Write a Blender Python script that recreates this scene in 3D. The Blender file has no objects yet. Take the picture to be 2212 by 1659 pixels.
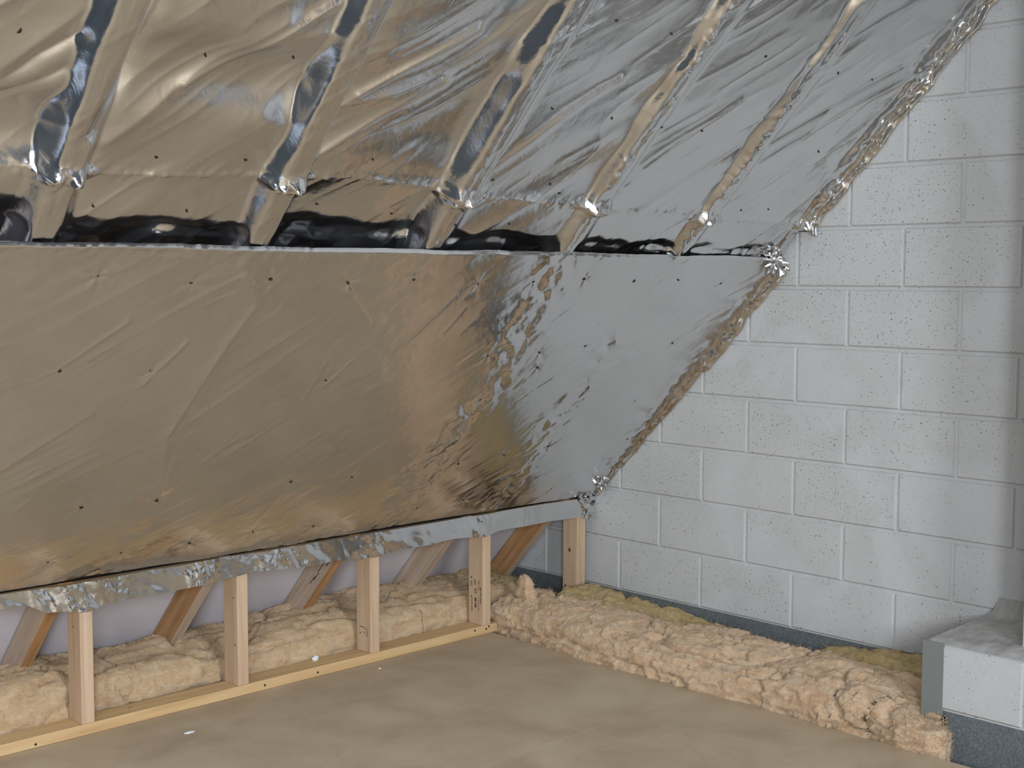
import bpy, bmesh, math, random
import numpy as np
from mathutils import Matrix, Vector, Euler

# ------------------------------------------------------------------ camera, light, exposure
S = bpy.context.scene
COL = S.collection
W_PX = 2212.0
F_PX = 2861.4
CAM = (-4.394, -3.827, 1.496)
YAW, PITCH, ROLL = 0.7991, -0.0804, 0.0029


def make_camera():
    cd = bpy.data.cameras.new('camera')
    cam = bpy.data.objects.new('camera', cd)
    COL.objects.link(cam)
    cy, sy, cp, sp = math.cos(YAW), math.sin(YAW), math.cos(PITCH), math.sin(PITCH)
    F = Vector((cy * cp, sy * cp, sp))
    R = Vector((sy, -cy, 0))
    U = R.cross(F)
    c, s = math.cos(ROLL), math.sin(ROLL)
    R2, U2 = c * R + s * U, -s * R + c * U
    m = Matrix((R2, U2, -F)).transposed().to_4x4()
    m.translation = Vector(CAM)
    cam.matrix_world = m
    cd.sensor_width = 36.0
    cd.lens = 36.0 * F_PX / W_PX
    cd.clip_start = 0.05
    S.camera = cam


make_camera()
S.view_settings.view_transform = 'Standard'
S.view_settings.look = 'None'
S.view_settings.gamma = 1.0
S.view_settings.exposure = -0.15

wd = bpy.data.worlds.new('sky')
S.world = wd
wd.use_nodes = True
wd.node_tree.nodes['Background'].inputs[0].default_value = (0.62, 0.74, 0.95, 1)
wd.node_tree.nodes['Background'].inputs[1].default_value = 1.0


def area(name, loc, target, w, h, power, color):
    ld = bpy.data.lights.new(name, 'AREA')
    ld.shape = 'RECTANGLE'
    ld.size, ld.size_y = w, h
    ld.energy = power
    ld.color = color
    o = bpy.data.objects.new(name, ld)
    COL.objects.link(o)
    o.location = loc
    d = Vector(target) - Vector(loc)
    o.rotation_euler = d.to_track_quat('-Z', 'Y').to_euler()
    return o


# daylight: three rooflights in the opposite slope
TH = math.radians(47)
RIDGE_Y = -3.6
area('rooflight_daylight', (-5.9, -5.95, 2.10), (-1.9, -1.4, 0.0), 0.75, 1.2, 205, (0.88, 0.94, 1.0))
area('rooflight_daylight', (-3.1, -5.95, 2.10), (-2.6, -1.2, 0.0), 0.95, 1.2, 150, (0.87, 0.93, 1.0))
area('rooflight_daylight', (-7.9, -5.95, 2.10), (-4.5, -1.5, 0.0), 0.95, 1.2, 125, (0.86, 0.93, 1.0))

# ------------------------------------------------------------------ helpers
def tag(o, label=None, cat=None, group=None, kind=None):
    if label: o['label'] = label
    if cat: o['category'] = cat
    if group: o['group'] = group
    if kind: o['kind'] = kind
    return o


def link(name, me, mat=None, parent=None):
    o = bpy.data.objects.new(name, me)
    COL.objects.link(o)
    if mat:
        me.materials.append(mat)
    if parent:
        o.parent = parent
        o.matrix_parent_inverse = Matrix.Identity(4)
    return o


def empty(name, loc, label, cat, group=None):
    o = bpy.data.objects.new(name, None)
    o.empty_display_size = 0.1
    COL.objects.link(o)
    o.location = loc
    return tag(o, label, cat, group)


def mesh_np(name, verts, faces, smooth=True):
    me = bpy.data.meshes.new(name)
    v = np.asarray(verts, np.float32)
    f = np.asarray(faces, np.int32)
    n = f.shape[1]
    me.vertices.add(len(v))
    me.vertices.foreach_set('co', v.ravel())
    me.loops.add(f.size)
    me.loops.foreach_set('vertex_index', f.ravel())
    me.polygons.add(len(f))
    me.polygons.foreach_set('loop_start', np.arange(0, f.size, n, dtype=np.int32))
    me.polygons.foreach_set('loop_total', np.full(len(f), n, np.int32))
    me.polygons.foreach_set('use_smooth', np.full(len(f), smooth))
    me.update(calc_edges=True)
    me.validate()
    return me


def grid_faces(nu, nv, wrap_v=False):
    i = np.arange(nu - 1)[:, None]
    j = np.arange(nv if wrap_v else nv - 1)[None, :]
    j2 = (j + 1) % nv
    a = i * nv + j
    b = (i + 1) * nv + j
    c = (i + 1) * nv + j2
    d = i * nv + j2
    return np.stack([a, b, c, d], -1).reshape(-1, 4)


class Noise:
    """smooth value noise on a hashed lattice, 0..1"""
    def __init__(self, seed):
        r = np.random.RandomState(seed)
        self.p = np.tile(r.permutation(256), 3)
        self.v = r.rand(256)

    def __call__(self, x, y=0.0, z=0.0):
        x, y, z = np.broadcast_arrays(np.asarray(x, float), np.asarray(y, float), np.asarray(z, float))
        xi, yi, zi = np.floor(x).astype(int), np.floor(y).astype(int), np.floor(z).astype(int)
        fx, fy, fz = x - xi, y - yi, z - zi
        fx, fy, fz = [f * f * f * (f * (f * 6 - 15) + 10) for f in (fx, fy, fz)]
        p, v = self.p, self.v

        def h(a, b, c):
            return v[p[p[p[a & 255] + (b & 255)] + (c & 255)]]
        r = 0
        for dx in (0, 1):
            for dy in (0, 1):
                for dz in (0, 1):
                    w = (fx if dx else 1 - fx) * (fy if dy else 1 - fy) * (fz if dz else 1 - fz)
                    r = r + w * h(xi + dx, yi + dy, zi + dz)
        return r

    def fbm(self, x, y=0.0, z=0.0, octv=4, gain=0.5):
        a, s, t = 1.0, 0.0, 0.0
        for o in range(octv):
            k = 2.03 ** o
            s = s + a * self(np.asarray(x) * k + 17.3 * o, np.asarray(y) * k + 5.1 * o, np.asarray(z) * k)
            t += a
            a *= gain
        return s / t

    def ridge(self, x, y=0.0, z=0.0):
        return 1 - np.abs(2 * self(x, y, z) - 1)

    def facet(self, x, y=0.0):
        """flat triangular facets with sharp creases, like crushed foil, 0..1"""
        x, y = np.broadcast_arrays(np.asarray(x, float), np.asarray(y, float))
        k = (x + y) * 0.3660254
        u, v = x + k, y + k
        ui, vi = np.floor(u).astype(int), np.floor(v).astype(int)
        fu, fv = u - ui, v - vi
        p, w = self.p, self.v

        def h(a, b):
            return w[p[p[a & 255] + (b & 255)]]
        up = fu > fv
        mid = np.where(up, h(ui + 1, vi), h(ui, vi + 1))
        hi, lo = np.maximum(fu, fv), np.minimum(fu, fv)
        return h(ui, vi) * (1 - hi) + mid * (hi - lo) + h(ui + 1, vi + 1) * lo


def sst(t):
    t = np.clip(t, 0, 1)
    return t * t * (3 - 2 * t)


def box_bm(bm, x0, x1, y0, y1, z0, z1, bev=0.0, seg=2):
    vs = [bm.verts.new((x, y, z)) for x in (x0, x1) for y in (y0, y1) for z in (z0, z1)]
    fs = [(0, 1, 3, 2), (4, 6, 7, 5), (0, 4, 5, 1), (2, 3, 7, 6), (0, 2, 6, 4), (1, 5, 7, 3)]
    faces = [bm.faces.new([vs[i] for i in f]) for f in fs]
    if bev > 0:
        ed = list({e for f in faces for e in f.edges})
        bmesh.ops.bevel(bm, geom=ed, offset=bev, segments=seg, affect='EDGES', profile=0.5)
    return vs


def bm_obj(name, bm, mat, parent=None, smooth=False):
    bmesh.ops.recalc_face_normals(bm, faces=bm.faces)
    me = bpy.data.meshes.new(name)
    bm.to_mesh(me)
    bm.free()
    if smooth:
        me.polygons.foreach_set('use_smooth', np.full(len(me.polygons), True))
    return link(name, me, mat, parent)


def box(name, x0, x1, y0, y1, z0, z1, mat, bev=0.0, parent=None, seg=2):
    bm = bmesh.new()
    box_bm(bm, x0, x1, y0, y1, z0, z1, bev, seg)
    return bm_obj(name, bm, mat, parent)


# ------------------------------------------------------------------ materials
def srgb(r, g, b):
    def f(c):
        c /= 255.0
        return c / 12.92 if c <= 0.04045 else ((c + 0.055) / 1.055) ** 2.4
    return (f(r), f(g), f(b), 1)


class NT:
    def __init__(self, name):
        self.m = bpy.data.materials.new(name)
        self.m.use_nodes = True
        self.t = self.m.node_tree
        self.b = self.t.nodes['Principled BSDF']
        self.tc = self.t.nodes.new('ShaderNodeTexCoord')

    def n(self, typ, **kw):
        nd = self.t.nodes.new(typ)
        for k, v in kw.items():
            if k in nd.inputs:
                nd.inputs[k].default_value = v
            else:
                setattr(nd, k, v)
        return nd

    def l(self, a, b):
        self.t.links.new(a, b)

    def coord(self, scale=(1, 1, 1), rot=(0, 0, 0), loc=(0, 0, 0)):
        mp = self.n('ShaderNodeMapping')
        mp.inputs['Scale'].default_value = scale
        mp.inputs['Rotation'].default_value = rot
        mp.inputs['Location'].default_value = loc
        self.l(self.tc.outputs['Object'], mp.inputs['Vector'])
        return mp.outputs[0]

    def noise(self, vec, scale, detail=4, rough=0.55, dist=0.0):
        nd = self.n('ShaderNodeTexNoise')
        nd.inputs['Scale'].default_value = scale
        nd.inputs['Detail'].default_value = detail
        nd.inputs['Roughness'].default_value = rough
        nd.inputs['Distortion'].default_value = dist
        self.l(vec, nd.inputs['Vector'])
        return nd.outputs['Fac']

    def ramp(self, fac, stops):
        r = self.n('ShaderNodeValToRGB')
        e = r.color_ramp.elements
        while len(e) < len(stops):
            e.new(0.5)
        for k, (p, c) in enumerate(stops):
            e[k].position = p
            e[k].color = c if len(c) == 4 else (*c, 1)
        self.l(fac, r.inputs[0])
        return r.outputs[0]

    def mix(self, fac, a, b, mode='MIX'):
        m = self.n('ShaderNodeMix', data_type='RGBA', blend_type=mode)
        for sock, val in ((m.inputs[0], fac), (m.inputs[6], a), (m.inputs[7], b)):
            if hasattr(val, 'is_linked') or hasattr(val, 'links'):
                self.l(val, sock)
            else:
                sock.default_value = val
        return m.outputs[2]

    def math(self, op, a, b=0.0, clamp=False):
        m = self.n('ShaderNodeMath', operation=op)
        m.use_clamp = clamp
        for sock, val in ((m.inputs[0], a), (m.inputs[1], b)):
            if hasattr(val, 'links'):
                self.l(val, sock)
            else:
                sock.default_value = val
        return m.outputs[0]

    def bump(self, h, strength=0.3, dist=0.01, prev=None):
        b = self.n('ShaderNodeBump')
        b.inputs['Strength'].default_value = strength
        b.inputs['Distance'].default_value = dist
        self.l(h, b.inputs['Height'])
        if prev:
            self.l(prev, b.inputs['Normal'])
        return b.outputs[0]

    def done(self, col=None, rough=None, normal=None, metal=0.0, spec=None):
        if col is not None:
            if hasattr(col, 'links'): self.l(col, self.b.inputs['Base Color'])
            else: self.b.inputs['Base Color'].default_value = col
        if rough is not None:
            if hasattr(rough, 'links'): self.l(rough, self.b.inputs['Roughness'])
            else: self.b.inputs['Roughness'].default_value = rough
        if normal is not None: self.l(normal, self.b.inputs['Normal'])
        self.b.inputs['Metallic'].default_value = metal
        if spec is not None: self.b.inputs['Specular IOR Level'].default_value = spec
        return self.m


def mat_foil(name, rough=0.13, bump=0.25):
    t = NT(name)
    v = t.coord()
    n1 = t.noise(t.coord(scale=(1, 1, 1)), 38, 5, 0.6, 0.8)
    n2 = t.noise(v, 9, 3, 0.5, 1.5)
    b = t.bump(n2, bump * 0.5, 0.02)
    b = t.bump(n1, bump, 0.004, b)
    r = t.ramp(t.noise(v, 4, 3), [(0.3, (rough * 0.75,) * 3), (0.7, (rough * 1.35,) * 3)])
    return t.done((0.74, 0.745, 0.75, 1), r, b, 1.0)


def mat_block():
    t = NT('painted_block')
    v = t.coord()
    tone = t.noise(v, 2.2, 4, 0.6)
    col = t.ramp(tone, [(0.3, (0.495, 0.50, 0.495, 1)), (0.7, (0.565, 0.57, 0.565, 1))])
    smear = t.ramp(t.noise(t.coord(scale=(1, 1, .7)), 1.9, 3, 0.5, 0.6), [(0.54, (0, 0, 0, 1)), (0.60, (1, 1, 1, 1))])
    col = t.mix(t.math('MULTIPLY', smear, 0.36), col, (0.62, 0.63, 0.65, 1))
    free = t.math('SUBTRACT', 1.0, t.math('MULTIPLY', smear, 0.55))
    # pits: sparse dark pores of two sizes, only in some cells
    pits = None
    for sc, thr, keep in ((66.0, 0.15, 0.70), (125.0, 0.19, 0.75)):
        vv = t.coord(scale=(sc, sc * 0.8, sc * 1.1))
        vo = t.n('ShaderNodeTexVoronoi')
        vo.inputs['Scale'].default_value = 1.0
        wob = t.noise(v, 260, 2)
        t.l(vv, vo.inputs['Vector'])
        d = t.math('ADD', vo.outputs['Distance'], t.math('MULTIPLY', t.math('SUBTRACT', wob, 0.5), 0.22))
        sep = t.n('ShaderNodeSeparateColor')
        t.l(vo.outputs['Color'], sep.inputs[0])
        patch = t.math('MULTIPLY', t.math('SUBTRACT', t.noise(v, 3.1, 2), 0.5), 0.9)
        pick = t.math('GREATER_THAN', t.math('ADD', sep.outputs[0], patch), keep)
        size = t.math('MULTIPLY', t.math('ADD', sep.outputs[1], 0.35), thr)
        inside = t.math('LESS_THAN', d, size)
        p = t.math('MULTIPLY', inside, pick)
        pits = p if pits is None else t.math('MAXIMUM', pits, p)
    pits = t.math('MULTIPLY', pits, free)
    col = t.mix(t.math('MULTIPLY', pits, 0.72), col, (0.14, 0.095, 0.085, 1))
    # grime low down by the pier and along the right hand side
    fine = t.noise(v, 160, 4, 0.7)
    b = t.bump(fine, 0.25, 0.004)
    b = t.bump(t.noise(v, 28, 3), 0.2, 0.006, b)
    inv = t.math('SUBTRACT', 1.0, pits)
    b = t.bump(inv, 0.6, 0.003, b)
    return t.done(col, 0.75, b, spec=0.25)


def mat_grey_block():
    t = NT('bare_concrete_block')
    v = t.coord()
    c = t.ramp(t.noise(v, 130, 5, 0.75), [(0.3, srgb(78, 85, 89)), (0.5, srgb(112, 119, 123)), (0.72, srgb(142, 147, 150))])
    c = t.mix(t.math('MULTIPLY', t.noise(v, 5, 3), 0.5), c, srgb(92, 94, 92))
    b = t.bump(t.noise(v, 140, 4, 0.7), 0.7, 0.006)
    return t.done(c, 0.9, b, spec=0.2)


def mat_mortar_top():
    t = NT('painted_mortar')
    v = t.coord()
    c = t.ramp(t.noise(t.coord(scale=(1, 2.5, 1)), 9, 5, 0.6), [(0.3, (0.30, 0.285, 0.26, 1)), (0.65, (0.46, 0.45, 0.425, 1))])
    b = t.bump(t.noise(v, 30, 4), 0.35, 0.01)
    return t.done(c, 0.8, b, spec=0.2)


def mat_wood(name, c1, c2, c3, along='z', knots=True, seed=0.0):
    t = NT(name)
    sc = {'z': (26, 26, 1.6), 'x': (1.6, 26, 26), 'y': (26, 1.6, 26)}[along]
    info = t.n('ShaderNodeObjectInfo')
    off = t.n('ShaderNodeVectorMath', operation='ADD')
    t.l(t.tc.outputs['Object'], off.inputs[0])
    t.l(t.math('MULTIPLY', info.outputs['Random'], 7.0), off.inputs[1])
    mp = t.n('ShaderNodeMapping')
    mp.inputs['Scale'].default_value = sc
    mp.inputs['Location'].default_value = (seed, seed * 2, seed)
    t.l(off.outputs[0], mp.inputs['Vector'])
    g = t.noise(mp.outputs[0], 1.3, 6, 0.6, 0.7)
    col = t.ramp(g, [(0.28, c1), (0.5, c2), (0.72, c3)])
    blot = t.noise(off.outputs[0], 7, 3)
    col = t.mix(t.math('MULTIPLY', blot, 0.35), col, c1)
    if knots:
        vo = t.n('ShaderNodeTexVoronoi')
        vo.inputs['Scale'].default_value = 1.0
        mp2 = t.n('ShaderNodeMapping')
        mp2.inputs['Scale'].default_value = {'z': (14, 14, 7), 'x': (7, 14, 14), 'y': (14, 7, 14)}[along]
        t.l(off.outputs[0], mp2.inputs['Vector'])
        t.l(mp2.outputs[0], vo.inputs['Vector'])
        sep = t.n('ShaderNodeSeparateColor')
        t.l(vo.outputs['Color'], sep.inputs[0])
        k = t.math('MULTIPLY', t.math('LESS_THAN', vo.outputs['Distance'], 0.085), t.math('GREATER_THAN', sep.outputs[0], 0.80))
        col = t.mix(t.math('MULTIPLY', k, 0.8), col, srgb(92, 58, 34))
    b = t.bump(g, 0.15, 0.003)
    return t.done(col, 0.62, b, spec=0.3)


def mat_wool(name, c1, c2, c3):
    t = NT(name)
    v = t.coord()
    n1 = t.noise(t.coord(scale=(1, 1, 2.2)), 16, 7, 0.68, 0.9)
    col = t.ramp(n1, [(0.30, c1), (0.48, c2), (0.68, c3)])
    fib = t.noise(t.coord(scale=(1, 1, 3.5)), 120, 4, 0.7, 1.2)
    col = t.mix(t.math('MULTIPLY', t.math('GREATER_THAN', t.noise(v, 11, 5, .7, 1.5), 0.66), 0.45), col, c1)
    col = t.mix(0.35, col, t.ramp(fib, [(0.3, c1), (0.7, c3)]))
    b = t.bump(fib, 0.75, 0.010)
    b = t.bump(t.noise(v, 38, 4, 0.6), 0.5, 0.012, b)
    t.b.inputs['Sheen Weight'].default_value = 0.25
    t.b.inputs['Subsurface Weight'].default_value = 0.30
    t.b.inputs['Subsurface Radius'].default_value = (1.0, 0.7, 0.45)
    t.b.inputs['Subsurface Scale'].default_value = 0.006
    return t.done(col, 0.95, b, spec=0.1)


def mat_floor():
    t = NT('hardboard')
    v = t.coord()
    c = t.ramp(t.noise(v, 3.5, 6, 0.6, 0.4), [(0.3, srgb(166, 147, 120)), (0.55, srgb(182, 163, 136)), (0.75, srgb(192, 175, 149))])
    fl = t.noise(t.coord(scale=(1, 1, 1)), 90, 4, 0.7)
    c = t.mix(t.math('MULTIPLY', t.math('GREATER_THAN', fl, 0.64), 0.30), c, srgb(120, 98, 76))
    sp = t.noise(v, 46, 2, 0.5)
    c = t.mix(t.math('MULTIPLY', t.math('GREATER_THAN', sp, 0.76), 0.5), c, srgb(205, 196, 180))
    b = t.bump(t.noise(v, 60, 4), 0.08, 0.003)
    return t.done(c, 0.6, b, spec=0.3)


def plain(name, col, rough=0.6, metal=0.0, bump=0.0, bscale=60.0, spec=0.3):
    t = NT(name)
    nb = t.bump(t.noise(t.coord(), bscale, 3), bump, 0.005) if bump else None
    c = t.mix(t.math('MULTIPLY', t.noise(t.coord(), bscale * 0.2, 3), 0.25), col, tuple(x * 0.8 for x in col[:3]) + (1,))
    return t.done(c, rough, nb, metal, spec)


M_FOIL = mat_foil('foil', 0.17, 0.16)
M_FOIL_FLAT = mat_foil('foil_flat', 0.16, 0.12)
M_FOIL_TAPE = mat_foil('foil_crumpled', 0.13, 0.08)
M_BLOCK = mat_block()
M_GREY = mat_grey_block()
M_MORTAR = mat_mortar_top()
M_STUD = mat_wood('pale_pine', srgb(190, 158, 126), srgb(208, 180, 150), srgb(220, 198, 172), 'z')
M_SOLE = mat_wood('yellow_pine', srgb(196, 160, 112), srgb(214, 180, 132), srgb(224, 196, 152), 'x')
M_RAFT_PALE = mat_wood('weathered_pine', srgb(168, 146, 126), srgb(190, 170, 150), srgb(206, 190, 172), 'z')
M_RAFT_ORANGE = mat_wood('treated_pine', srgb(150, 108, 70), srgb(180, 138, 94), srgb(198, 158, 116), 'z')
M_WOOL = mat_wool('pink_wool', srgb(202, 154, 108), srgb(232, 196, 153), srgb(245, 223, 193))
M_WOOL_E = mat_wool('cream_wool', srgb(202, 156, 106), srgb(232, 198, 152), srgb(245, 224, 190))
M_WOOL_Y = mat_wool('yellow_wool', srgb(156, 124, 66), srgb(200, 170, 106), srgb(220, 198, 146))
M_FLOOR = mat_floor()
M_FELT = plain('roof_felt', (0.62, 0.60, 0.65, 1), 0.7, 0, 0.25, 14)
M_DARKFELT = plain('dark_roof_lining', (0.20, 0.20, 0.22, 1), 0.7)
M_STEEL = plain('grey_steel', srgb(126, 130, 128), 0.45, 0.0, 0.05, 40)
M_STAPLE = plain('dark_staple', srgb(52, 46, 42), 0.5, 0.3)
M_SLIT_SHADE = plain('slit_shade', (0.006, 0.006, 0.008, 1), 0.9)  # near-black colour standing for the shade inside the slit
M_INK = plain('black_ink', srgb(48, 44, 46), 0.7)
M_WHITE = plain('white_scrap', (0.85, 0.87, 0.9, 1), 0.7)
M_PAINT = plain('white_paint', (0.66, 0.66, 0.66, 1), 0.6, 0, 0.1, 40)
M_DARKGLASS = plain('pane_frame', (0.7, 0.7, 0.7, 1), 0.5)

# ------------------------------------------------------------------ slope geometry
P0 = np.array([0.0, 0.1675, 0.524])
ES = np.array([0.0, -math.cos(TH), math.sin(TH)])     # up the slope
NO = np.array([0.0, math.sin(TH), math.cos(TH)])      # outward
S_STEP = 1.444


def slope_pt(X, s, h):
    """point of the slope; h > 0 towards the room"""
    X, s, h = np.broadcast_arrays(X, s, h)
    out = np.empty(X.shape + (3,))
    for k in range(3):
        out[..., k] = P0[k] + ES[k] * s - NO[k] * h
    out[..., 0] += X
    return out


# ------------------------------------------------------------------ the setting
def blocks(bm, origin, du, nrm, u0, u1, rows, off, jit, depth=0.010, half=0.2175, cut=None, lenw=0.45):
    """faces of laid blocks: origin + u*du + z, bevelled edges, mortar plane behind"""
    rnd = random.Random(jit)
    du, nrm = Vector(du), Vector(nrm)
    for r, (z0, z1) in enumerate(rows):
        k0 = math.floor((u0 - lenw) / lenw)
        for k in range(int(k0), int(u1 / lenw) + 2):
            a = k * lenw + off[r % len(off)]
            b = a + lenw
            a2, b2 = max(a, u0), min(b, u1)
            if b2 - a2 < 0.02:
                continue
            if cut and not cut(0.5 * (a2 + b2), z0, z1):
                continue
            g = 0.0042
            ga = g if a2 == a else 0.0
            gb = g if b2 == b else 0.0
            j = [rnd.uniform(-.0012, .0012) for _ in range(4)]
            ro = [(a2 + ga + j[0], z0 + g), (b2 - gb + j[1], z0 + g), (b2 - gb + j[1], z1 - g + j[2] * .6), (a2 + ga + j[0], z1 - g + j[3] * .6)]
            bv = 0.005
            ri = [(ro[0][0] + bv, ro[0][1] + bv * 1.5), (ro[1][0] - bv, ro[1][1] + bv * 1.5), (ro[2][0] - bv, ro[2][1] - bv), (ro[3][0] + bv, ro[3][1] - bv)]
            d2 = depth + rnd.uniform(-.0008, .0012)
            O = [bm.verts.new(Vector(origin) + du * u + Vector((0, 0, z))) for u, z in ro]
            I = [bm.verts.new(Vector(origin) + du * u + Vector((0, 0, z)) + nrm * d2) for u, z in ri]
            bm.faces.new(I)
            for q in range(4):
                bm.faces.new((O[q], O[(q + 1) % 4], I[(q + 1) % 4], I[q]))


Z_FL = -0.13           # the ceiling boards below the floor gap
L0 = 0.108             # bottom of the first white course
HB = 0.225


def roof_z(y):
    return 0.79 - 1.0724 * y if y > RIDGE_Y else 0.79 - 1.0724 * (2 * RIDGE_Y - y)


# gable wall: white courses and one bare course at the foot
bm = bmesh.new()
ROWS = [(L0 + n * HB, L0 + (n + 1) * HB) for n in range(21)]
JO = (0.0, 0.225)


def cut_g(u, z0, z1):
    return z0 < roof_z(-u) + 0.05


def gable_blocks(bm):
    blocks(bm, (0.010, 0, 0), (0, -1, 0), (-1, 0, 0), -0.9, 7.4, ROWS, JO, 3, cut=cut_g)


gable_blocks(bm)
# mortar bed behind the blocks, to the shape of the gable
mv = [bm.verts.new((0.0075, 0.95, L0)), bm.verts.new((0.0075, -7.4, L0)), bm.verts.new((0.0075, -7.4, 0.95)),
      bm.verts.new((0.0075, RIDGE_Y, roof_z(RIDGE_Y) + .1)), bm.verts.new((0.0075, 0.95, 0.2))]
bm.faces.new(mv)
bw = [bm.verts.new((0.12, v.co.y, v.co.z)) for v in mv]
bm.faces.new(list(reversed(bw)))
for q in range(5):
    bm.faces.new((mv[q], bw[q], bw[(q + 1) % 5], mv[(q + 1) % 5]))
wall = bm_obj('wall_gable', bm, M_BLOCK)
tag(wall, kind='structure')
box_g = box('wall_foot', 0.0045, 0.12, -7.4, 0.95, Z_FL - .1, L0 + .001, M_GREY)
tag(box_g, kind='structure')

# floor sheets with open joints
bm = bmesh.new()
FX1, FY1, FX0 = -0.62, 0.2665, -4.8                # invented unseen void beyond FX0, there to darken foil reflections
rows_y = [FY1, -0.935, -2.135, -3.335, -4.535, -5.735, -6.935, -7.4]
rnd = random.Random(4)
for r in range(len(rows_y) - 1):
    y1, y0 = rows_y[r], rows_y[r + 1]
    x = FX1
    first = True
    while x > FX0 + .01:
        ln = 2.4
        if first:
            ln = 1.15 if r % 2 == 0 else 2.35
            first = False
        xa = max(x - ln, FX0)
        box_bm(bm, xa + .0003, x - .0003 if x < FX1 else x, y0 + .0003, y1 - .0003 if r else y1, -0.018, rnd.uniform(-.0004, .0002), 0.0006, 1)
        x -= ln
floor = bm_obj('floor', bm, M_FLOOR)
tag(floor, kind='structure')
fl2 = box('floor_lower', FX0, 0.0, -7.4, 0.95, Z_FL - .02, Z_FL, M_FELT)
tag(fl2, kind='structure')
fl3 = box('floor_added_void', -9.1, FX0, -7.4, 0.95, -2.62, -2.60, M_GREY)  # bottom of the added void, unseen, gives left-facing foil something darker to reflect
tag(fl3, kind='structure')
ws = box('wall_added_void', FX0, FX0 + .03, -7.4, 0.95, -2.6, Z_FL - .021, M_GREY)
tag(ws, kind='structure')
# joists carrying the floor edge
trim = box('trim_1', -0.675, -0.63, -7.4, 0.27, Z_FL, -0.0185, M_SOLE)
tag(trim, kind='structure')

# roof membrane behind the rafters (left slope) and the opposite slope
def slab(name, pts, th, mat):
    bm = bmesh.new()
    a = [bm.verts.new(p) for p in pts]
    n = (Vector(pts[1]) - Vector(pts[0])).cross(Vector(pts[2]) - Vector(pts[0])).normalized()
    b = [bm.verts.new(Vector(p) + n * th) for p in pts]
    bm.faces.new(a)
    bm.faces.new(list(reversed(b)))
    k = len(pts)
    for q in range(k):
        bm.faces.new((a[q], b[q], b[(q + 1) % k], a[(q + 1) % k]))
    return bm_obj(name, bm, mat)


def sp(X, s, h):
    return tuple(slope_pt(np.array(X), np.array(s), np.array(h)))


H_FELT = -0.112
s_top = (-RIDGE_Y + 0.1675) / math.cos(TH) + 0.10
c1 = slab('ceiling', [sp(0.0, -0.98, H_FELT), sp(-9, -0.98, H_FELT), sp(-9, s_top, H_FELT), sp(0.0, s_top, H_FELT)], 0.02, M_FELT)
tag(c1, kind='structure')


def osl(X, y):      # opposite slope
    return (X, y, roof_z(y) - 0.09)


bm = bmesh.new()
# opposite slope built around three rooflight openings
XS = [-9, -8.4, -7.4, -6.4, -5.4, -3.6, -2.6, 0.0]
YS = [-7.35, -6.45, -5.45, RIDGE_Y - 0.02]
for i in range(7):
    for j in range(3):
        if j == 1 and i in (1, 3, 5):
            continue
        a, b, c_, d = osl(XS[i], YS[j]), osl(XS[i + 1], YS[j]), osl(XS[i + 1], YS[j + 1]), osl(XS[i], YS[j + 1])
        bm.faces.new([bm.verts.new(p) for p in (a, b, c_, d)])
c2 = bm_obj('ceiling.001', bm, M_DARKFELT)
md = c2.modifiers.new('thick', 'SOLIDIFY'); md.thickness = 0.03; md.offset = 0
tag(c2, kind='structure')
# far gable and the far eaves wall
bm = bmesh.new()
for (y0, y1, z0, z1) in ((-7.4, 0.95, -2.6, 5.0),):
    box_bm(bm, -9.1, -9.0, y0, y1, z0, z1)
wl = bm_obj('wall_far', bm, M_GREY)
tag(wl, kind='structure')
we = box('wall_right', -9, 0, -7.45, -7.38, Z_FL, 0.9, M_PAINT)
tag(we, kind='structure')

# low block pier against the gable, with the chimney stack standing on it
PX, PY, PZ = -0.518, -1.756, 0.333
bm = bmesh.new()
blocks(bm, (PX + .006, PY, 0), (0, -1, 0), (-1, 0, 0), 0.0, 1.2, [(0.118, PZ)], (0.329 - 0.45,), 5)
box_bm(bm, PX + .004, 0.0, PY - 1.2, PY, 0.118, PZ - .004)
pier = bm_obj('wall_pier', bm, M_BLOCK)
tag(pier, kind='structure')
bm = bmesh.new()
box_bm(bm, PX + .005, 0.0, PY - 1.2, PY, Z_FL, 0.1175)
pf = bm_obj('wall_pier_foot', bm, M_GREY)
tag(pf, kind='structure')
# rounded mortar capping
nz = Noise(71)
uu, vv = np.meshgrid(np.linspace(0, 1, 60), np.linspace(0, 1, 90), indexing='ij')
X = PX + 0.003 + uu * (0 - PX + .0)
Y = PY + 0.002 - vv * 1.19
Z = PZ - 0.004 + 0.008 * sst(uu * 8) + 0.055 * np.clip((uu - 0.82) / 0.18, 0, 1) ** 2.2 + 0.006 * (nz.fbm(X * 12, Y * 12) - .5)
Z = np.where(uu == 0, PZ - .02, Z)
cap = link('wall_pier_cap', mesh_np('cap', np.stack([X, Y, Z], -1).reshape(-1, 3), grid_faces(60, 90)), M_MORTAR)
tag(cap, kind='structure')
st = box('wall_stack', -0.372, 0.0, -2.95, -2.009, PZ, 3.5, M_BLOCK, 0.004)
tag(st, kind='structure')

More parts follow.
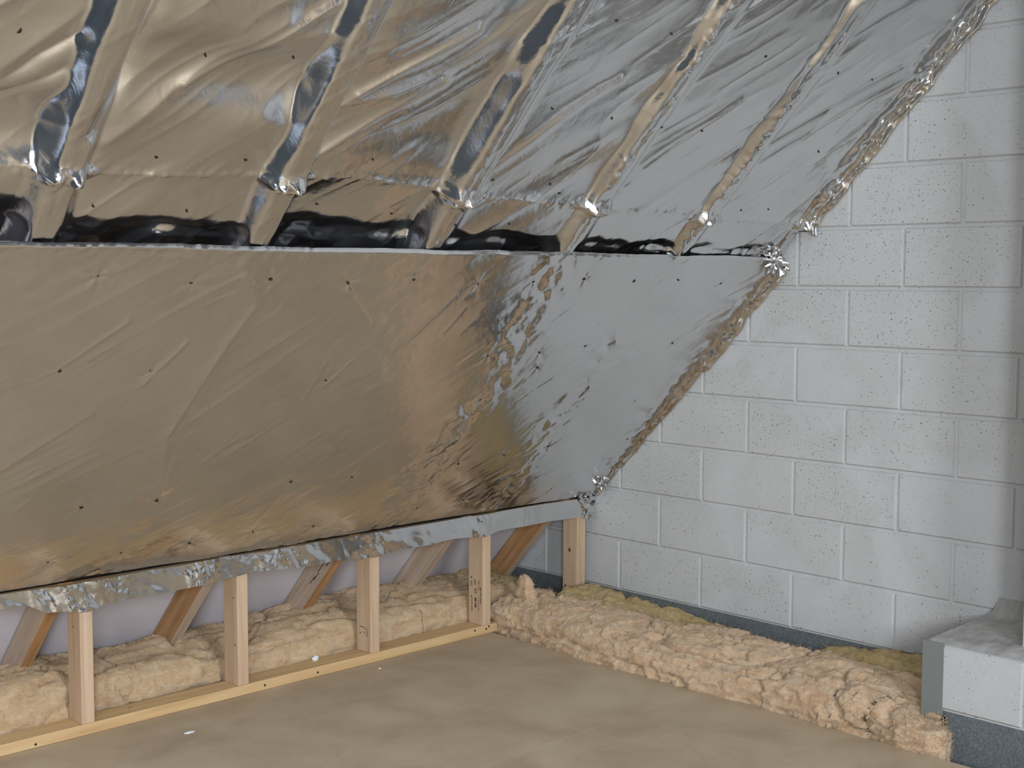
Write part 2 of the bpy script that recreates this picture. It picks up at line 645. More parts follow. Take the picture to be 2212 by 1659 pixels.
# ------------------------------------------------------------------ steel angle on the pier corner
bm = bmesh.new()
t_ = 0.006
prof = [(PX - t_, PY + t_), (PX - t_, PY - 0.068), (PX, PY - 0.068), (PX, PY), (PX + 0.072, PY), (PX + 0.072, PY + t_)]
lo = [bm.verts.new((x, y, Z_FL)) for x, y in prof]
hi = [bm.verts.new((x, y, PZ + .004)) for x, y in prof]
bm.faces.new(lo); bm.faces.new(list(reversed(hi)))
for q in range(6):
    bm.faces.new((lo[q], hi[q], hi[(q + 1) % 6], lo[(q + 1) % 6]))
bmesh.ops.bevel(bm, geom=[e for e in bm.edges], offset=0.0008, segments=1, affect='EDGES')
ang = bm_obj('steel_angle', bm, M_STEEL)
tag(ang, 'grey steel angle covering the corner of the low white block pier', 'metal angle')

# ------------------------------------------------------------------ knee wall timber
SOLE_T = 0.037
sole = empty('sole_plate', (-2.8, 0.215, 0), 'pale pine sole plate lying along the floor under the row of studs', 'timber')
MI = Matrix.Translation((2.8, -0.215, 0))


def part(name, bm, mat, par, smooth=False):
    """mesh given in world coordinates, parented to an empty at its place"""
    o = bm_obj(name, bm, mat, None, smooth)
    o.data.transform(Matrix.Translation(-Vector(par.location)))
    o.parent = par
    return o


bm = bmesh.new(); box_bm(bm, -5.0, -0.588, 0.1675, 0.2625, 0.0, SOLE_T, 0.003)
part('board', bm, M_SOLE, sole)
for (x, z) in ((-2.615, .012), (-1.755, .018), (-1.52, .016), (-0.72, .026), (-0.655, .022), (-0.64, .030)):
    bm = bmesh.new()
    bmesh.ops.create_cone(bm, cap_ends=True, segments=12, radius1=0.0042, radius2=0.0035, depth=0.003,
                          matrix=Matrix.Translation((x, 0.1667, z)) @ Matrix.Rotation(math.pi / 2, 4, 'X'))
    part('nail', bm, M_STAPLE, sole)

head = box('head_plate', -5.0, -0.02, 0.1685, 0.2575, 0.470, 0.5055, M_SOLE, 0.003)
tag(head, 'pale pine head plate across the stud tops behind the foil strip', 'timber')

STUD_L = ['pale stud nearest the left edge, its top under dripping crumpled foil',
          'second stud from the left, smooth pale timber in front of an orange rafter',
          'third stud from the left with faint pen marks low on its side',
          'fourth stud from the left with black grading stamp on its side',
          'stud standing tight against the white block wall with a knot halfway']
studs = []
for i, xr in enumerate((-2.4125, -1.821, -1.2235, -0.6285, -0.043)):
    e = empty('stud', (xr - .0225, 0.2125, SOLE_T), STUD_L[i], 'timber', 'pale pine studs of the knee wall')
    bm = bmesh.new()
    z0 = SOLE_T if i < 4 else Z_FL
    box_bm(bm, xr - 0.045 - (0.008 if i == 4 else 0), xr, 0.1675, 0.2575, z0, 0.47, 0.003)
    part('post', bm, M_STUD, e)
    studs.append(e)


# knots / nail heads on the studs
def disc_on_left(par, name, xf, y, z, r, mat, ry=1.0):
    bm = bmesh.new()
    bmesh.ops.create_cone(bm, cap_ends=True, segments=14, radius1=r, radius2=r * .9, depth=0.0008,
                          matrix=Matrix.Translation((xf, y, z)) @ Matrix.Diagonal((1, 1, ry, 1)) @ Matrix.Rotation(math.pi / 2, 4, 'Y'))
    return part(name, bm, mat, par)


M_KNOT = plain('knot', srgb(112, 78, 52), 0.6)
disc_on_left(studs[4], 'knot', -0.0961, 0.215, 0.272, 0.0075, M_KNOT, 1.3)
disc_on_left(studs[4], 'knot', -0.0961, 0.240, 0.105, 0.006, M_KNOT, 1.2)
disc_on_left(studs[0], 'knot', -2.4576, 0.214, 0.355, 0.003, M_KNOT)
disc_on_left(studs[1], 'knot', -1.8661, 0.190, 0.355, 0.003, M_KNOT)
disc_on_left(studs[1], 'knot', -1.8661, 0.186, 0.185, 0.0026, M_KNOT, 2)

# grading stamp on the fourth stud: text climbs the left face
XF4 = -0.6285 - 0.045 - 0.0004


def text_mesh(body, size):
    cu = bpy.data.curves.new('t', 'FONT')
    cu.body = body
    cu.size = size
    cu.extrude = 0.0002
    cu.offset = 0.00025
    ob = bpy.data.objects.new('t', cu)
    COL.objects.link(ob)
    bpy.context.view_layer.update()
    me = bpy.data.meshes.new_from_object(ob.evaluated_get(bpy.context.evaluated_depsgraph_get()))
    bpy.data.objects.remove(ob)
    return me


stamp_bm = bmesh.new()


def stamp(body, y, z, size, sx=1.0):
    me = text_mesh(body, size)
    # text x -> +z, text y -> +y (towards the eaves), facing -x
    m = Matrix(((0, 0, -1, XF4), (0, 1, 0, y), (1, 0, 0, z), (0, 0, 0, 1))) @ Matrix.Diagonal((sx, 1, 1, 1))
    me.transform(m)
    stamp_bm.from_mesh(me)
    bpy.data.meshes.remove(me)


stamp('MOM', 0.2075, 0.108, 0.017, 1.05)
stamp('CE', 0.2065, 0.168, 0.019, 0.95)
stamp('DRY', 0.2110, 0.205, 0.014, 0.9)
stamp('P', 0.2340, 0.150, 0.013)
stamp('A', 0.2340, 0.229, 0.015)
stamp('CO', 0.2335, 0.196, 0.015)
rs = random.Random(9)
for (y, za, zb, hh) in ((0.2355, 0.088, 0.146, .008), (0.193, 0.188, 0.226, .007), (0.194, 0.098, 0.150, .004), (0.181, 0.130, 0.200, .007)):
    z = za
    while z < zb:                                                   # runs too small to read
        l = rs.uniform(.0025, .005)
        box_bm(stamp_bm, XF4 - .0002, XF4 + .0003, y - hh * rs.uniform(.2, .5), y + hh * rs.uniform(.2, .5), z, z + l)
        z += l + rs.uniform(.001, .004)
sm = part('stamp', stamp_bm, M_INK, studs[3])
sm['label'] = 'black grading stamp'
XF3 = -1.2235 - 0.045 - 0.0003
bm = bmesh.new()
for (y0, y1, z0, z1) in ((.205, .235, .133, .1355), (.187, .205, .129, .131), (.189, .1915, .100, .124), (.2065, .209, .108, .118), (.229, .233, .106, .112)):
    box_bm(bm, XF3 - .0002, XF3 + .0002, y0, y1, z0, z1)
part('pen_mark', bm, M_INK, studs[2])

# ------------------------------------------------------------------ rafter feet behind the studs
RAFT = [(-2.5105, M_RAFT_PALE, M_RAFT_ORANGE, 'weathered grey rafter sloping down behind the leftmost stud'),
        (-1.920, M_RAFT_ORANGE, M_RAFT_PALE, 'orange brown rafter sloping down left of the second stud'),
        (-1.340, M_RAFT_PALE, M_RAFT_ORANGE, 'pale rafter with dark split sloping down left of the third stud'),
        (-0.760, M_RAFT_PALE, M_RAFT_PALE, 'pale pinkish rafter sloping down left of the stamped stud'),
        (-0.165, M_RAFT_ORANGE, M_RAFT_PALE, 'dark orange rafter sloping down beside the block wall')]
ROTX = math.atan2(math.sin(TH), -math.cos(TH))
for i, (x0, mt, mt2, lab) in enumerate(RAFT):
    bm = bmesh.new()
    L = 1.75
    box_bm(bm, 0, 0.045, -0.05, 0.05, 0, L, 0.002)
    o = bm_obj('rafter', bm, mt)
    o.data.materials.append(mt2)
    for p_ in o.data.polygons:
        if p_.normal.y < -0.9:
            p_.material_index = 1
    # local z runs up the slope, local y points outwards
    m = Matrix(((1, 0, 0, 0), (0, NO[1], ES[1], 0), (0, NO[2], ES[2], 0), (0, 0, 0, 1)))
    base = slope_pt(np.array(x0), np.array(-0.90), np.array(-0.058))
    m.translation = Vector(base)
    o.matrix_world = m
    tag(o, lab, 'rafter', 'rafter feet behind the knee wall')

bm = bmesh.new()
ra = random.Random(3)
for (sa, hh) in ((-.10, .036), (-.16, .033), (-.22, .030), (-.28, .012), (-.33, .016), (-.36, .010)):
    c_ = slope_pt(np.array(-1.3402), np.array(sa), np.array(-.008 - .1 + hh + .05))
    vs = [bm.verts.new(Vector(slope_pt(np.array(-1.3403), np.array(sa + a), np.array(-.058 + hh + b)))) for a, b in ((-.028, -.002), (.028, .0005), (.026, .004), (-.024, .002))]
    bm.faces.new(vs)
rob = [o for o in COL.objects if o.name == 'rafter.002'][0]
sp_ = bm_obj('split', bm, M_INK)
sp_.data.transform(rob.matrix_world.inverted())
sp_.parent = rob

# ------------------------------------------------------------------ foil sheets
RC = [-4.20, -3.60, -3.005, -2.405, -1.795, -1.215, -0.625, -0.022]
RD = [0.060, 0.060, 0.058, 0.054, 0.030, 0.019, 0.014, 0.014]
n1, n2, n3, n4, n5 = [Noise(k) for k in (11, 12, 13, 14, 15)]


def bay(X):
    rc = np.array(RC)
    i = np.clip(np.searchsorted(rc, X) - 1, 0, len(rc) - 2)
    return i, X - rc[i], rc[i + 1] - X


UP_CREASES = [([(-2.935, 2.16), (-2.95, 2.0), (-2.965, 1.86), (-2.975, 1.76)], -0.020, 0.016),
              ([(-2.78, 1.89), (-2.62, 2.04), (-2.49, 2.165)], 0.010, 0.014), ([(-2.93, 1.72), (-2.72, 1.98), (-2.60, 2.10)], 0.007, 0.022),
              ([(-2.30, 1.92), (-2.15, 2.05), (-2.03, 2.155)], 0.009, 0.014), ([(-2.36, 1.70), (-2.20, 1.86), (-2.05, 1.99)], 0.008, 0.016),
              ([(-3.24, 1.80), (-3.14, 1.93), (-3.07, 1.99)], -0.010, 0.016), ([(-3.28, 1.72), (-3.17, 1.82), (-3.08, 1.90)], -0.008, 0.014),
              ([(-0.60, 1.91), (-0.38, 2.12), (-0.15, 2.32)], -0.007, 0.012), ([(-0.55, 1.86), (-0.30, 2.10), (-0.08, 2.30)], 0.006, 0.014),
              ([(-1.72, 1.75), (-1.58, 1.95), (-1.45, 2.10)], 0.007, 0.016), ([(-1.10, 1.80), (-.98, 1.96), (-.88, 2.10)], 0.005, 0.014)]


def h_upper(X, s):
    i, u, v = bay(X)
    D = np.array(RD)[np.clip(i + 0, 0, 7)]
    Dv = D * (0.55 + 0.9 * n1(s * 6.5 + i * 7.7, i * 3.1)) * (1 - 0.18 * sst(v / 0.5))
    rampL = 0.030 + 0.028 * n1(s * 9, i * 2.2 + 40) - np.where(i >= 4, 0.012, 0)
    wv = 0.024 + 0.006 * n2(s * 14, i * 5.0)
    ml = sst((v - wv) / rampL)
    mr = sst((u - 0.026) / (0.030 + 0.04 * n2(s * 3, i * 9.1)))
    h = -Dv * ml * mr
    mask = sst((v - 0.02) / 0.08) * sst((u - 0.02) / 0.08)
    # slack billows and long diagonal pulls
    h = h + 0.016 * (n3(X * 3.1, s * 2.1) - 0.5) * mask
    a, b = (X - s) * 0.7071, (X + s) * 0.7071
    wr = n4.ridge(a * 7.5 + 1.3 * n5(b * 2, a * 2), b * 1.35) ** 2.2
    h = h + (0.010 * (wr - 0.35)) * mask * (0.35 + 0.9 * n5(X * 2.2, s * 2.2 + 9))
    wr2 = n5.ridge(a * 21, b * 3.2) ** 2
    h = h + 0.0026 * wr2 * (0.2 + n3(X * 4, s * 4 + 5))
    # bays open out above the step
    E = 0.017 + 0.026 * n2(X * 4.3 + 3, 1.7)
    op = sst((v - 0.022) / 0.03) * sst((u - 0.022) / 0.03)
    sw = 1.470 + 0.030 * n3(X * 8, 3.3) + 0.012 * n4.facet(X * 14, 2.0)
    ret = sst(2.6 * n5(X * 3.4 + 1.5, 6.1) - 0.5)
    tuck = n2.facet(X * 16 + s * 8, s * 18 - X * 5) - .5
    h = h - op * (E + 0.020 * tuck) * sst((sw + .012 - s) / 0.075) * (1 - 0.85 * ret * sst((1.476 + 0.02 * (n1(X * 11, 5.5) - .5) - s) / 0.050))
    # crumpled along the rafter faces on the right, at the lap and at the wall
    near = np.minimum(np.abs(u), np.abs(v))
    cr = n1.facet(X * 44, s * 40) + 0.5 * n2.facet(X * 90 + 30 * s, s * 85)
    lap = np.exp(-((s - seam(X)) / 0.026) ** 2) * (np.exp(-((near - .02) / 0.05) ** 2) + 0.16)
    strip = np.exp(-((np.where(v < u, v, -u) - 0.012) / 0.022) ** 2) * np.where(X > -1.5, 1.0, 0.25) * sst(n3(s * 9, i) * 1.6 - .1)
    h = h + cr * (0.022 * lap + 0.0120 * strip)
    wl = np.exp(-((X + 0.03) / 0.05) ** 2)
    h = h + wl * (0.010 * n4(s * 16, 2.2) + 0.004 * cr - 0.004)
    h = h + 0.004 * np.exp(-np.abs(s - seam(X)) / 0.007) * (0.4 + n1(X * 5, 50.0))
    h = h + 0.0007 * (n2.fbm(X * 30, s * 30, 0, 3) - .5)
    for pl, amp, wd_ in UP_CREASES:
        m = (X > min(p[0] for p in pl) - .15) & (X < max(p[0] for p in pl) + .15) & (s > min(p[1] for p in pl) - .15) & (s < max(p[1] for p in pl) + .15)
        if m.any():
            d = np.min([seg_dist(X[m], s[m], pl[k], pl[k + 1]) for k in range(len(pl) - 1)], axis=0)
            h[m] += amp * np.exp(-(d / wd_) ** 1.4) * np.where(i[m] >= 0, 1, 1)
    return h


def seam(X):
    X = np.asarray(X, float)
    return 1.632 + 0.022 * np.exp(-((X + 2.25) / .35) ** 2) - 0.016 * sst((X + 1.5) / .8) + 0.006 * (n1(X * 7, 77.0) - .5)


STAPLES_LOW = [(-2.835, 1.339), (-2.57, 1.322), (-2.333, 1.339), (-2.062, 1.325), (-1.824, 1.339), (-2.839, 1.013), (-2.577, 1.004), (-1.97, 0.944), (-1.868, 0.445), (-2.348, 0.417), (-2.594, 0.42), (-1.599, 0.422), (-1.333, 0.403), (-1.551, 1.321), (-1.305, 1.327), (-1.059, 1.334), (-0.788, 1.322), (-0.544, 1.329), (-0.266, 1.308), (-1.314, 1.001), (-0.814, 1.005), (-0.285, 0.986), (-1.05, 0.992), (-1.006, 0.912), (-1.208, 0.775), (-0.237, 0.646), (-0.08, 0.392), (-0.594, 0.418), (-0.838, 0.408), (-1.077, 0.398), (-0.624, 0.133), (-0.348, 0.105), (-0.867, 0.123), (-1.115, 0.125), (-1.605, 0.12), (-1.876, 0.151), (-2.115, 0.133), (-2.367, 0.142), (-2.61, 0.141)]
STAPLES_UP = [(-3.199, 1.978), (-2.757, 1.971), (-2.348, 1.986), (-2.52, 1.991), (-2.782, 1.684), (-2.538, 1.694), (-2.144, 1.721), (-2.356, 1.686), (-1.698, 1.697), (-1.454, 1.696), (-1.393, 1.665), (-1.621, 2.28), (-1.357, 2.266), (-1.636, 1.965), (-0.911, 2.265), (-1.38, 1.961), (-1.147, 1.955), (-0.95, 1.962), (-0.491, 2.258), (-0.262, 2.255), (-0.256, 1.94), (-0.455, 1.657), (-0.295, 1.668)]
STAPLES_MID = [(-2.894, 1.53), (-2.637, 1.522), (-2.227, 1.538), (-1.959, 1.521), (-1.765, 1.541), (-1.517, 1.53), (-1.775, 1.60)]
CREASES = [  # polylines (X, s), height, width
    ([(-2.441, 1.392), (-2.345, 1.255), (-2.382, 1.111), (-2.405, 0.982), (-2.436, 0.73), (-2.354, 0.442)], 0.0065, 0.026),
    ([(-2.584, 0.956), (-2.51, 1.113)], 0.0042, 0.006), ([(-1.969, 0.913), (-1.889, 1.078)], 0.0042, 0.006),
    ([(-2.84, 1.03), (-2.706, 1.188)], 0.0034, 0.007), ([(-2.05, 1.20), (-2.25, 0.95), (-2.38, 0.80)], 0.0022, 0.014),
    ([(-2.354, 0.442), (-2.37, 0.62)], 0.0045, 0.008), ([(-2.0, 0.55), (-1.85, 0.72)], 0.0015, 0.010),
    ([(-1.868, 0.445), (-1.90, 0.20)], 0.0016, 0.016), ([(-2.7, 0.55), (-2.45, 0.72)], 0.0014, 0.012),
    ([(-2.62, 1.20), (-2.42, 1.36)], 0.0025, 0.008), ([(-2.30, 1.02), (-2.12, 1.20)], 0.0022, 0.007), ([(-1.75, 1.05), (-1.62, 1.28)], 0.0024, 0.007),
    ([(-2.9, 0.62), (-2.7, 0.85)], 0.0022, 0.008), ([(-1.70, 0.45), (-1.55, 0.62)], 0.0020, 0.007), ([(-2.20, 0.62), (-2.05, 0.78)], 0.0022, 0.007),
    ([(-2.05, 1.30), (-1.92, 1.18)], 0.0024, 0.006), ([(-2.02, 0.86), (-2.0, 1.12)], 0.0026, 0.006),
    ([(-0.95, 0.78), (-0.75, 1.0)], -0.0012, 0.012), ([(-0.62, 0.70), (-0.5, 0.88)], -0.0012, 0.010),
    ([(-0.9, 1.08), (-0.66, 1.25)], -0.0012, 0.010), ([(-0.52, 0.98), (-0.38, 1.13)], -0.0012, 0.010)]


_rc = random.Random(77)
for _ in range(70):
    _x, _s, _l, _a = _rc.uniform(-1.25, -.14), _rc.uniform(.12, 1.36), _rc.uniform(.03, .10), _rc.gauss(0.85, .16)
    CREASES.append(([(_x, _s), (_x + _l * math.cos(_a), _s + _l * math.sin(_a))], _rc.choice((-1, -1, 1)) * _rc.uniform(.0008, .0020), .0045))
for _ in range(45):
    _x, _s, _l, _a = _rc.uniform(-3.0, -1.3), _rc.uniform(.12, 1.36), _rc.uniform(.05, .16), _rc.gauss(0.85, .22)
    CREASES.append(([(_x, _s), (_x + _l * math.cos(_a), _s + _l * math.sin(_a))], _rc.uniform(.0006, .0016), .006))


def seg_dist(X, s, p, q):
    px, py = p; qx, qy = q
    dx, dy = qx - px, qy - py
    t = np.clip(((X - px) * dx + (s - py) * dy) / (dx * dx + dy * dy), 0, 1)
    return np.hypot(X - px - t * dx, s - py - t * dy)


def h_lower(X, s):
    h = 0.050 * np.exp(-((X + 1.85) / 0.95) ** 2) * np.sin(np.pi * np.clip(s / S_STEP, 0, 1)) + 0.0055 * (n1(X * 2.1 + 3, s * 2.4) - .5)
    a, b = (X * 0.62 - s * 0.78), (X * 0.78 + s * 0.62)
    h = h + 0.0013 * n4.ridge(a * 12, b * 1.6) ** 3 * (0.3 + n5(X * 2.5, s * 2.5))
    h = h + 0.0009 * n5.ridge(a * 30, b * 4) ** 2 * n3(X * 3, s * 3)
    # gathers where the sheet is pinned along the rafter lines
    for c, amp in ((-1.215, 1.0), (-0.66, 0.75), (-1.795, 0.22), (-2.405, 0.18), (-3.0, 0.2)):
        w = np.exp(-((X - c - 0.03 * (n2(s * 4, c) - .5)) / 0.095) ** 2)
        wq = 0.05 * (n2(X * 9, s * 9) - .5)
        g = n3.facet((X + wq) * 16 + s * 10, (s + wq) * 12 - X * 7)
        g2 = n4.facet(X * 30 - (s + wq) * 24, s * 18 + X * 12)
        h = h + w * amp * (0.0130 * (g - .5) + 0.0060 * (g2 - .5) + 0.0020 * n5.facet(X * 60 + s * 40, s * 50)) * sst(0.25 + 1.3 * n1(s * 5, c * 9))
    for pl, amp, wd_ in CREASES:
        m = (X > min(p[0] for p in pl) - .15) & (X < max(p[0] for p in pl) + .15) & (s > min(p[1] for p in pl) - .15) & (s < max(p[1] for p in pl) + .15)
        if m.any():
            d = np.min([seg_dist(X[m], s[m], pl[k], pl[k + 1]) for k in range(len(pl) - 1)], axis=0)
            h[m] += amp * np.exp(-d / wd_)
    for k, (x, t) in enumerate(STAPLES_LOW):
        r = np.hypot(X - x, s - t)
        m = r < 0.16
        an = np.arctan2(s[m] - t, X[m] - x)
        h[m] -= np.exp(-r[m] / 0.035) * (0.0022 + 0.0012 * np.cos(an * 5 + k)) * (1 if k % 3 else 1.8)
    # gathered towards the lap on the gable
    e = np.exp(-((X + .03) / .045) ** 2)
    h = h + e * (0.006 * n1.facet(s * 20, X * 20) + 0.006 * n2.facet(s * 34, X * 30))
    # top lip folds back, bottom edge waves
    h = h - 0.009 * sst((s - (S_STEP - 0.004)) / 0.004) + 0.001 * np.exp(-((s - S_STEP + .010) / .006) ** 2)
    tp = np.exp(-((s - S_STEP) / 0.05) ** 2)
    h = h + tp * 0.006 * (n5(X * 9, 8.8) - .4) + tp * 0.004 * n1.facet(X * 46, s * 50) * sst(2 * n3(X * 3, 4.4) - .6)
    bt = np.exp(-((s - 0.01) / 0.05) ** 2)
    h = h + bt * (0.010 * (n5(X * 5, 3.3) - .5) + 0.007 * n2.facet(X * 36, s * 30) * sst(2.4 * n1(X * 4.5, 9.1) - .9))
    h = h + 0.0004 * (n3.fbm(X * 34, s * 34, 0, 3) - .5)
    return h + 0.011


def sheet(name, x0, x1, nx, s_fun, hf, ns, mat, label, lift=0.0, lap=None):
    xs = np.linspace(x0, x1, nx)
    t = np.linspace(0, 1, ns)
    X = np.repeat(xs[:, None], ns, 1)
    a, b = s_fun(xs)
    Sg = a[:, None] + (b - a)[:, None] * t[None, :]
    h = hf(X, Sg) + lift
    P = slope_pt(X, Sg, h)
    if lap:                                                         # edge turned down flat against the gable
        m = 16
        q = np.linspace(0, 1, m + 1)[1:, None]
        s1 = Sg[-1][None, :]
        w = lap(s1) * (0.8 + 0.45 * n3(s1 * 11, 6.6))
        wob = n1.facet(s1 * 20, q * 2.5) * 0.016 + n2.facet(s1 * 55, q * 4) * 0.008
        Xl = x1 + (-0.0045 - x1) * np.sin(np.minimum(q * 2.2, 1) * math.pi / 2) - wob * np.sin(np.clip(q * 1.05, 0, 1) * math.pi) - .0015 * n3(s1 * 30, q * 3)
        hl = h[-1][None, :] + w * q
        P = np.concatenate([P, slope_pt(Xl, np.broadcast_to(s1, Xl.shape), hl)], 0)
        nx += m
    root = empty(name, tuple(slope_pt(np.array(-2.0), np.array(a.mean()), np.array(0.0))), label, 'foil insulation')
    me = mesh_np('foil', (P - np.array(root.location)).reshape(-1, 3), grid_faces(nx, ns))
    o = link('foil', me, mat, root)
    return root


def staples(root, pts, hf, lift):
    rr = random.Random(len(pts))
    for (x, s) in pts:
        a = np.array([[x]]), np.array([[s]])
        p = slope_pt(a[0], a[1], hf(a[0].copy(), a[1].copy()) + lift + 0.0012)[0, 0]
        bm = bmesh.new()
        w = rr.uniform(.0045, .0065)
        box_bm(bm, -w, w, -0.0016, 0.0016, -0.0012, 0.0012, 0.0005, 1)
        box_bm(bm, -w * .5, w * .4, -0.0038, 0.0005, -0.0010, 0.0010)
        m = Matrix(((1, 0, 0, 0), (0, ES[1], NO[1], 0), (0, ES[2], NO[2], 0), (0, 0, 0, 1)))
        m = m @ Matrix.Rotation(rr.uniform(-1.2, 1.2), 4, 'Z')
        m.translation = Vector(p) - root.location
        o = bm_obj('staple', bm, M_STAPLE)
        o.data.transform(m)
        o.parent = root


one = lambda xs, v: np.full_like(xs, v)
low = sheet('foil_sheet', -4.25, -0.020, 900, lambda x: (0.016 + 0.010 * (n4(x * 6, 2.0) - .5), one(x, S_STEP)), h_lower, 300, M_FOIL_FLAT,
            'large taut foil sheet below the horizontal step, down to the strip on the studs', lap=lambda q: 0.016 + 0.034 * sst(q / 1.1))
staples(low, STAPLES_LOW, h_lower, 0.0)
upr = sheet('foil_sheet', -4.25, -0.020, 1100, lambda x: (seam(x) - 0.004, one(x, 3.0)), h_upper, 290, M_FOIL,
            'wrinkled foil sheet draped over the rafters, filling the top of the picture', 0.005, lap=lambda q: 0.036 + 0 * q)
staples(upr, STAPLES_UP, h_upper, 0.005)
mid = sheet('foil_strip', -4.25, -0.018, 1100, lambda x: (one(x, 1.37), seam(x) + 0.02), h_upper, 66, M_FOIL,
            'narrow foil strip across the rafters just above the step, with dark hollows')
staples(mid, STAPLES_MID, h_upper, 0.0)

# foil strip folded over the head plate
nx, ns = 900, 34
xs = np.linspace(-4.25, -0.012, nx)
zb = 0.430 + 0.010 * (n1(xs * 7, 21.0) - .5) + 0.042 * sst((-2.56 - xs) / 0.10) - 0.012 * np.exp(-((xs + 2.44) / .06) ** 2) \
    + 0.012 * np.exp(-((xs + 1.78) / .12) ** 2) - 0.014 * np.exp(-((xs + 1.26) / .12) ** 2) - .008 * np.exp(-((xs + .66) / .05) ** 2)
zt = 0.512 + 0.004 * (n2(xs * 9, 3.0) - .5)
t = np.linspace(0, 1, ns)
X = np.repeat(xs[:, None], ns, 1)
Z = zb[:, None] + (zt - zb)[:, None] * t[None]
amp = 0.0006 + 0.012 * np.exp(-((X + 2.46) / .13) ** 2) + 0.010 * np.exp(-((X + 2.02) / .05) ** 2) + 0.010 * np.exp(-((X + 1.66) / .10) ** 2) \
    + 0.004 * np.exp(-((X + 1.25) / .08) ** 2) + 0.006 * np.exp(-((X + .68) / .06) ** 2) + 0.010 * np.exp(-((X + .07) / .04) ** 2)
fold = n3.facet(X * 17 + (Z - .47) * 9, Z * 5 + 4)
cr = n4.facet(X * 40 + Z * 12, Z * 24)
fine = n5.facet(X * 75, Z * 70)
out = amp * (1.5 * fold + 0.9 * cr + 0.25 * fine) + 0.0045 * n1(X * 5, Z * 8) + 0.0012 * n2.facet(X * 16 + Z * 24, Z * 20)
out = out + 0.004 * (1 - t)[None] * n3(X * 20, 1.0)
Y = 0.1645 - out
# added black strip painting in the shade of the slit under the big sheet
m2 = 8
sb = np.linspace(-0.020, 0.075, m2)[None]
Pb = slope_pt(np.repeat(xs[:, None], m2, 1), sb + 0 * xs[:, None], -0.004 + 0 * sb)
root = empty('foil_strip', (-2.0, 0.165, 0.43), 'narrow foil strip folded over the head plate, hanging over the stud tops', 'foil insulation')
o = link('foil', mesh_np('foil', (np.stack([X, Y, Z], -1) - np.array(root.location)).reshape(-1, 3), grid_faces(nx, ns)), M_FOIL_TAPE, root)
o = link('slit_shade_strip', mesh_np('slit_shade_strip', (Pb - np.array(root.location)).reshape(-1, 3), grid_faces(nx, m2)), M_SLIT_SHADE, root)
o['label'] = 'black strip standing for the shade in the slit'


# crumpled foil ends at the gable
def crumple(name, c, r, label, seed, parent=None):
    th, ph = np.meshgrid(np.linspace(0, math.pi, 13), np.linspace(0, 2 * math.pi, 22, endpoint=False), indexing='ij')
    d = np.stack([np.sin(th) * np.cos(ph), np.sin(th) * np.sin(ph), np.cos(th)], -1)
    k = 0.55 + 0.75 * np.random.RandomState(seed).rand(*th.shape)
    k[0], k[-1] = k[0, 0], k[-1, 0]
    P = d * k[..., None] * np.array(r) + np.array(c)
    P[..., 0] = np.minimum(P[..., 0], -0.002)
    me = mesh_np(name, (P - np.array(parent.location)).reshape(-1, 3), grid_faces(13, 22, True), smooth=False)
    o = link(name, me, M_FOIL_TAPE, parent)
    o['label'] = label
    return o


p = slope_pt(np.array(-0.035), np.array(1.425), np.array(0.018))
crumple('crumpled_end', p, (0.042, 0.044, 0.048), 'bright crumpled foil corner', 31, low)
p = slope_pt(np.array(-0.03), np.array(0.10), np.array(0.018))
crumple('crumpled_end', p, (0.028, 0.030, 0.030), 'bright crumpled foil corner', 32, low)
crumple('crumpled_end', (-0.050, 0.158, 0.486), (0.050, 0.030, 0.058), 'bright crumpled foil end', 33, root)

